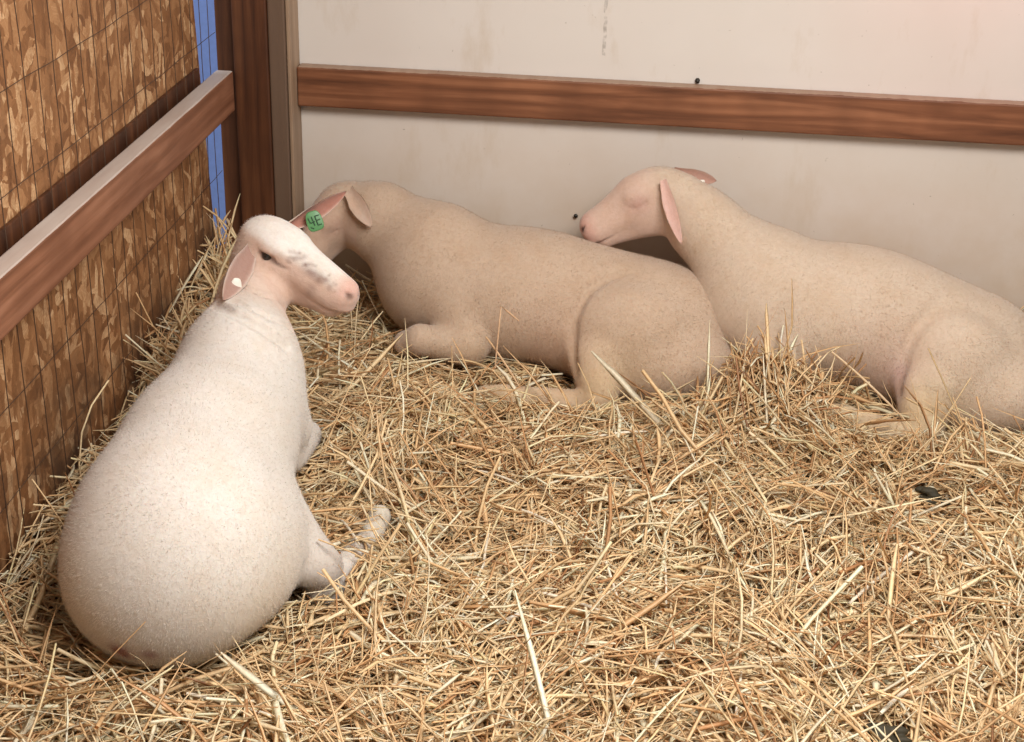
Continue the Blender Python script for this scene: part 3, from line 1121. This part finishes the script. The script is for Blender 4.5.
def straw_bedding(n=120000):
    rng = np.random.default_rng(5)
    arr = straw_arrays(n, rng)
    P = build_stalks(*arr, rng)
    x, y, z, a, p, L, wd, tone = arr
    inside = np.all((P[..., 0] > -.056) & (P[..., 1] < .033) & (P[..., 2] > .006), 1)
    post = np.any((P[..., 0] < .145) & (P[..., 1] > -.066), 1)
    ok = inside & ~post & clear_of_bodies(P)
    for c_, r_ in CLUMPS:
        q = (P - np.array(c_)) / (np.array(r_) * np.array([1.0, 1.5, 1.0]))
        ok &= ~np.any((np.linalg.norm(q[..., :2], axis=2) < 1.15) & (P[..., 2] > c_[2] - .004), 1)
    P, wd, tone, z = P[ok], wd[ok], tone[ok], z[ok]
    m = len(P)
    flat = np.where(rng.random(m) < .6, .22, .9)
    wd = np.where(flat < .5, wd * 1.35, wd)
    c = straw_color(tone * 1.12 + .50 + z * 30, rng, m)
    pale = rng.random(m) < .05
    c[pale] = np.array([.97, .89, .68])
    wd = np.where(pale, wd * 1.25 + .0003, wd)
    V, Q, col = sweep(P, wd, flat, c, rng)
    # packed bed under the loose stalks
    gx = np.linspace(-.059, 2.5, 220)
    gy = np.linspace(-2.4, .037, 200)
    X, Y = np.meshgrid(gx, gy, indexing='ij')
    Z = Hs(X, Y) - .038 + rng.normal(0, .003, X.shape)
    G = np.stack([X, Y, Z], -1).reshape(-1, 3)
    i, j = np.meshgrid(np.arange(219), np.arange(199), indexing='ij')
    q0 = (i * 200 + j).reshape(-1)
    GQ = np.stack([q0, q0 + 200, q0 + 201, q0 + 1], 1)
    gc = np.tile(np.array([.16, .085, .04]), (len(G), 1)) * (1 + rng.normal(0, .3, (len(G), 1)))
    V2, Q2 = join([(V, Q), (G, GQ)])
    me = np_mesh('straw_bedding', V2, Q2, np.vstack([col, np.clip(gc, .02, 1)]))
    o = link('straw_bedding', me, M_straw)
    tag(o, 'deep loose golden straw bedding covering the whole pen floor', 'straw', kind='stuff')


straw_bedding()

# single stalks and clumps that stand out on the bedding: (label, [points])
STALKS = [
    ('thick white stalk pointing up and right in the right foreground straw', [(1.2737, -1.1728, 0.127), (1.4079, -1.0091, 0.146)], 0.0032, (.95, .90, .76)),
    ('short white stalk tilted up right beside the dark clump at the bottom edge', [(1.2861, -1.476, 0.1475), (1.3408, -1.4008, 0.1432)], 0.0034, (.95, .90, .76)),
    ('short upright white stalk near the middle of the front straw', [(0.9834, -1.0897, 0.1241), (0.9875, -1.196, 0.1053)], 0.0022, (.95, .90, .76)),
    ('upright pale stalk at the bottom edge below the middle of the pen', [(1.0832, -1.5206, 0.1465), (1.0963, -1.3952, 0.1402)], 0.0024, (.95, .90, .76)),
    ('long level tan stalk in the right foreground straw', [(1.3052, -1.2492, 0.1205), (1.4237, -1.2488, 0.1283)], 0.0024, (.86, .66, .40)),
    ("pale stalk sloping down right below the middle lamb's hind foot", [(0.6316, -0.8222, 0.123), (0.7203, -0.8859, 0.137)], 0.0022, (.95, .90, .76)),
    ('white stalk sloping down right at the centre of the straw', [(0.7332, -0.9605, 0.1279), (0.8151, -1.036, 0.1362)], 0.0026, (.95, .90, .76)),
    ('white stalk leaning steeply down right just past the centre of the straw', [(0.8661, -1.0397, 0.1352), (0.9125, -1.2191, 0.123)], 0.0024, (.95, .90, .76)),
    ('long bent white stalk running down left between the white lamb and the centre', [(0.6804, -1.0006, 0.1108), (0.6889, -1.1613, 0.1324), (0.6753, -1.2947, 0.1452)], 0.0023, (.95, .90, .76)),
    ('long pale stalk sloping gently down right in the central front straw', [(0.7814, -1.2335, 0.1424), (0.8949, -1.2561, 0.1275)], 0.0026, (.95, .90, .76)),
    ("pale stalk lying nearly level behind the white lamb's rump", [(0.1649, -1.5084, 0.1164), (0.2411, -1.489, 0.126), (0.3215, -1.4544, 0.1215)], 0.0026, (.86, .66, .40)),
    ("pale stalk slanting down right below the white lamb's rump", [(0.2237, -1.5127, 0.1257), (0.3319, -1.629, 0.1718)], 0.0024, (.95, .90, .76)),
    ('long whitish stalk slanting down right in the left foreground', [(0.3304, -1.5927, 0.1691), (0.4768, -1.6109, 0.1498)], 0.0028, (.95, .90, .76)),
    ("stout tan stalk lying level to the right of the white lamb's rump", [(0.319, -1.3691, 0.1279), (0.4188, -1.3719, 0.1306)], 0.0026, (.86, .66, .40)),
    ("white stalk crossing just below the white lamb's hind hoof", [(0.4231, -1.0179, 0.1162), (0.4848, -1.1529, 0.1312)], 0.0026, (.95, .90, .76)),
    ('grey brown stalk slanting down right above the centre of the straw', [(0.7513, -0.8946, 0.1445), (0.7871, -0.9368, 0.135)], 0.002, (.30, .22, .14)),
    ('broad pale stalk lying almost level right of centre below the resting lambs', [(0.8208, -0.6773, 0.1269), (0.9414, -0.6346, 0.1318)], 0.0026, (.95, .90, .76)),
    ("bent upright stalk standing against the middle lamb's belly", [(0.6293, -0.47, 0.1725), (0.6362, -0.45, 0.301), (0.6724, -0.44, 0.2666)], 0.0019, (.80, .56, .36)),
    ("tan stalk leaning past the middle lamb's folded front knee", [(0.6061, -0.44, 0.2309), (0.6839, -0.5, 0.1505)], 0.0021, (.76, .52, .30)),
    ('curved stalk rising against the blue gap in the pen corner', [(-0.0554, -0.16, 0.3703), (-0.0283, -0.15, 0.3454), (-0.0029, -0.16, 0.3039), (0.0125, -0.2, 0.2587)], 0.002, (.78, .56, .30)),
    ("slanting stalk crossing under the right lamb's belly towards its thigh", [(1.296, -0.46, 0.2574), (1.4355, -0.5, 0.1513)], 0.0024, (.82, .64, .42)),
    ("upright pale stalk in front of the middle lamb's lower rump", [(0.8958, -0.52, 0.1851), (0.9143, -0.53, 0.1472)], 0.0026, (.95, .90, .76)),
]
for label, pts, rad, colr in STALKS:
    pts = np.array(pts, float)
    hb = Hs(pts[:, 0], pts[:, 1])
    pts[:, 2] = np.where(np.abs(pts[:, 2] - hb) < .03, hb + .024, pts[:, 2])
    if len(pts) == 2:
        t = np.linspace(0, 1, 7)[:, None]
        P = pts[0] * (1 - t) + pts[1] * t
        P[:, 2] += -.004 * (2 * t[:, 0] - 1) ** 2
    else:
        P = np.vstack([np.linspace(pts[i], pts[i + 1], 4)[(0 if i == 0 else 1):] for i in range(len(pts) - 1)])
    rr = np.full(len(P), rad)
    rr[0] *= .8
    rr[-1] *= .55
    V, Q = tube(P, rr, 6)
    o = link('straw_stalk', np_mesh('straw_stalk', V, Q, np.tile(np.array(colr), (len(V), 1))), M_straw)
    tag(o, label, 'straw stalk', 'single stalks lying on top of the bedding')


def clump(c, r_, seed, label):
    rg = np.random.default_rng(seed)
    b = Body()
    for k in range(9):
        o_ = rg.normal(0, .45, 3) * np.array(r_)
        b.ell(np.array(c) + o_, np.array(r_) * rg.uniform(.35, .6), .004)
    V, Q = b.mesh(np.array(c) - np.array(r_) * 2.4, np.array(c) + np.array(r_) * 2.4, .0022)
    o = link('dung_clump', np_mesh('dung_clump', V, Q), M_dung)
    tag(o, label, 'dung')


M_dung = mat_plain('dark_dung', (.035, .028, .014), .7)
clump((1.461, -0.7738, 0.1166), (0.028, 0.016, 0.012), 3, 'dark dung clump among the straw in front of the right lamb')
clump((1.2982, -1.5028, 0.1352), (0.036, 0.018, 0.016), 5, 'dark dung clump at the bottom edge of the straw')
clump((1.1446, -1.0982, 0.0979), (0.014, 0.01, 0.008), 8, 'small dark dung clump in the middle of the front straw')
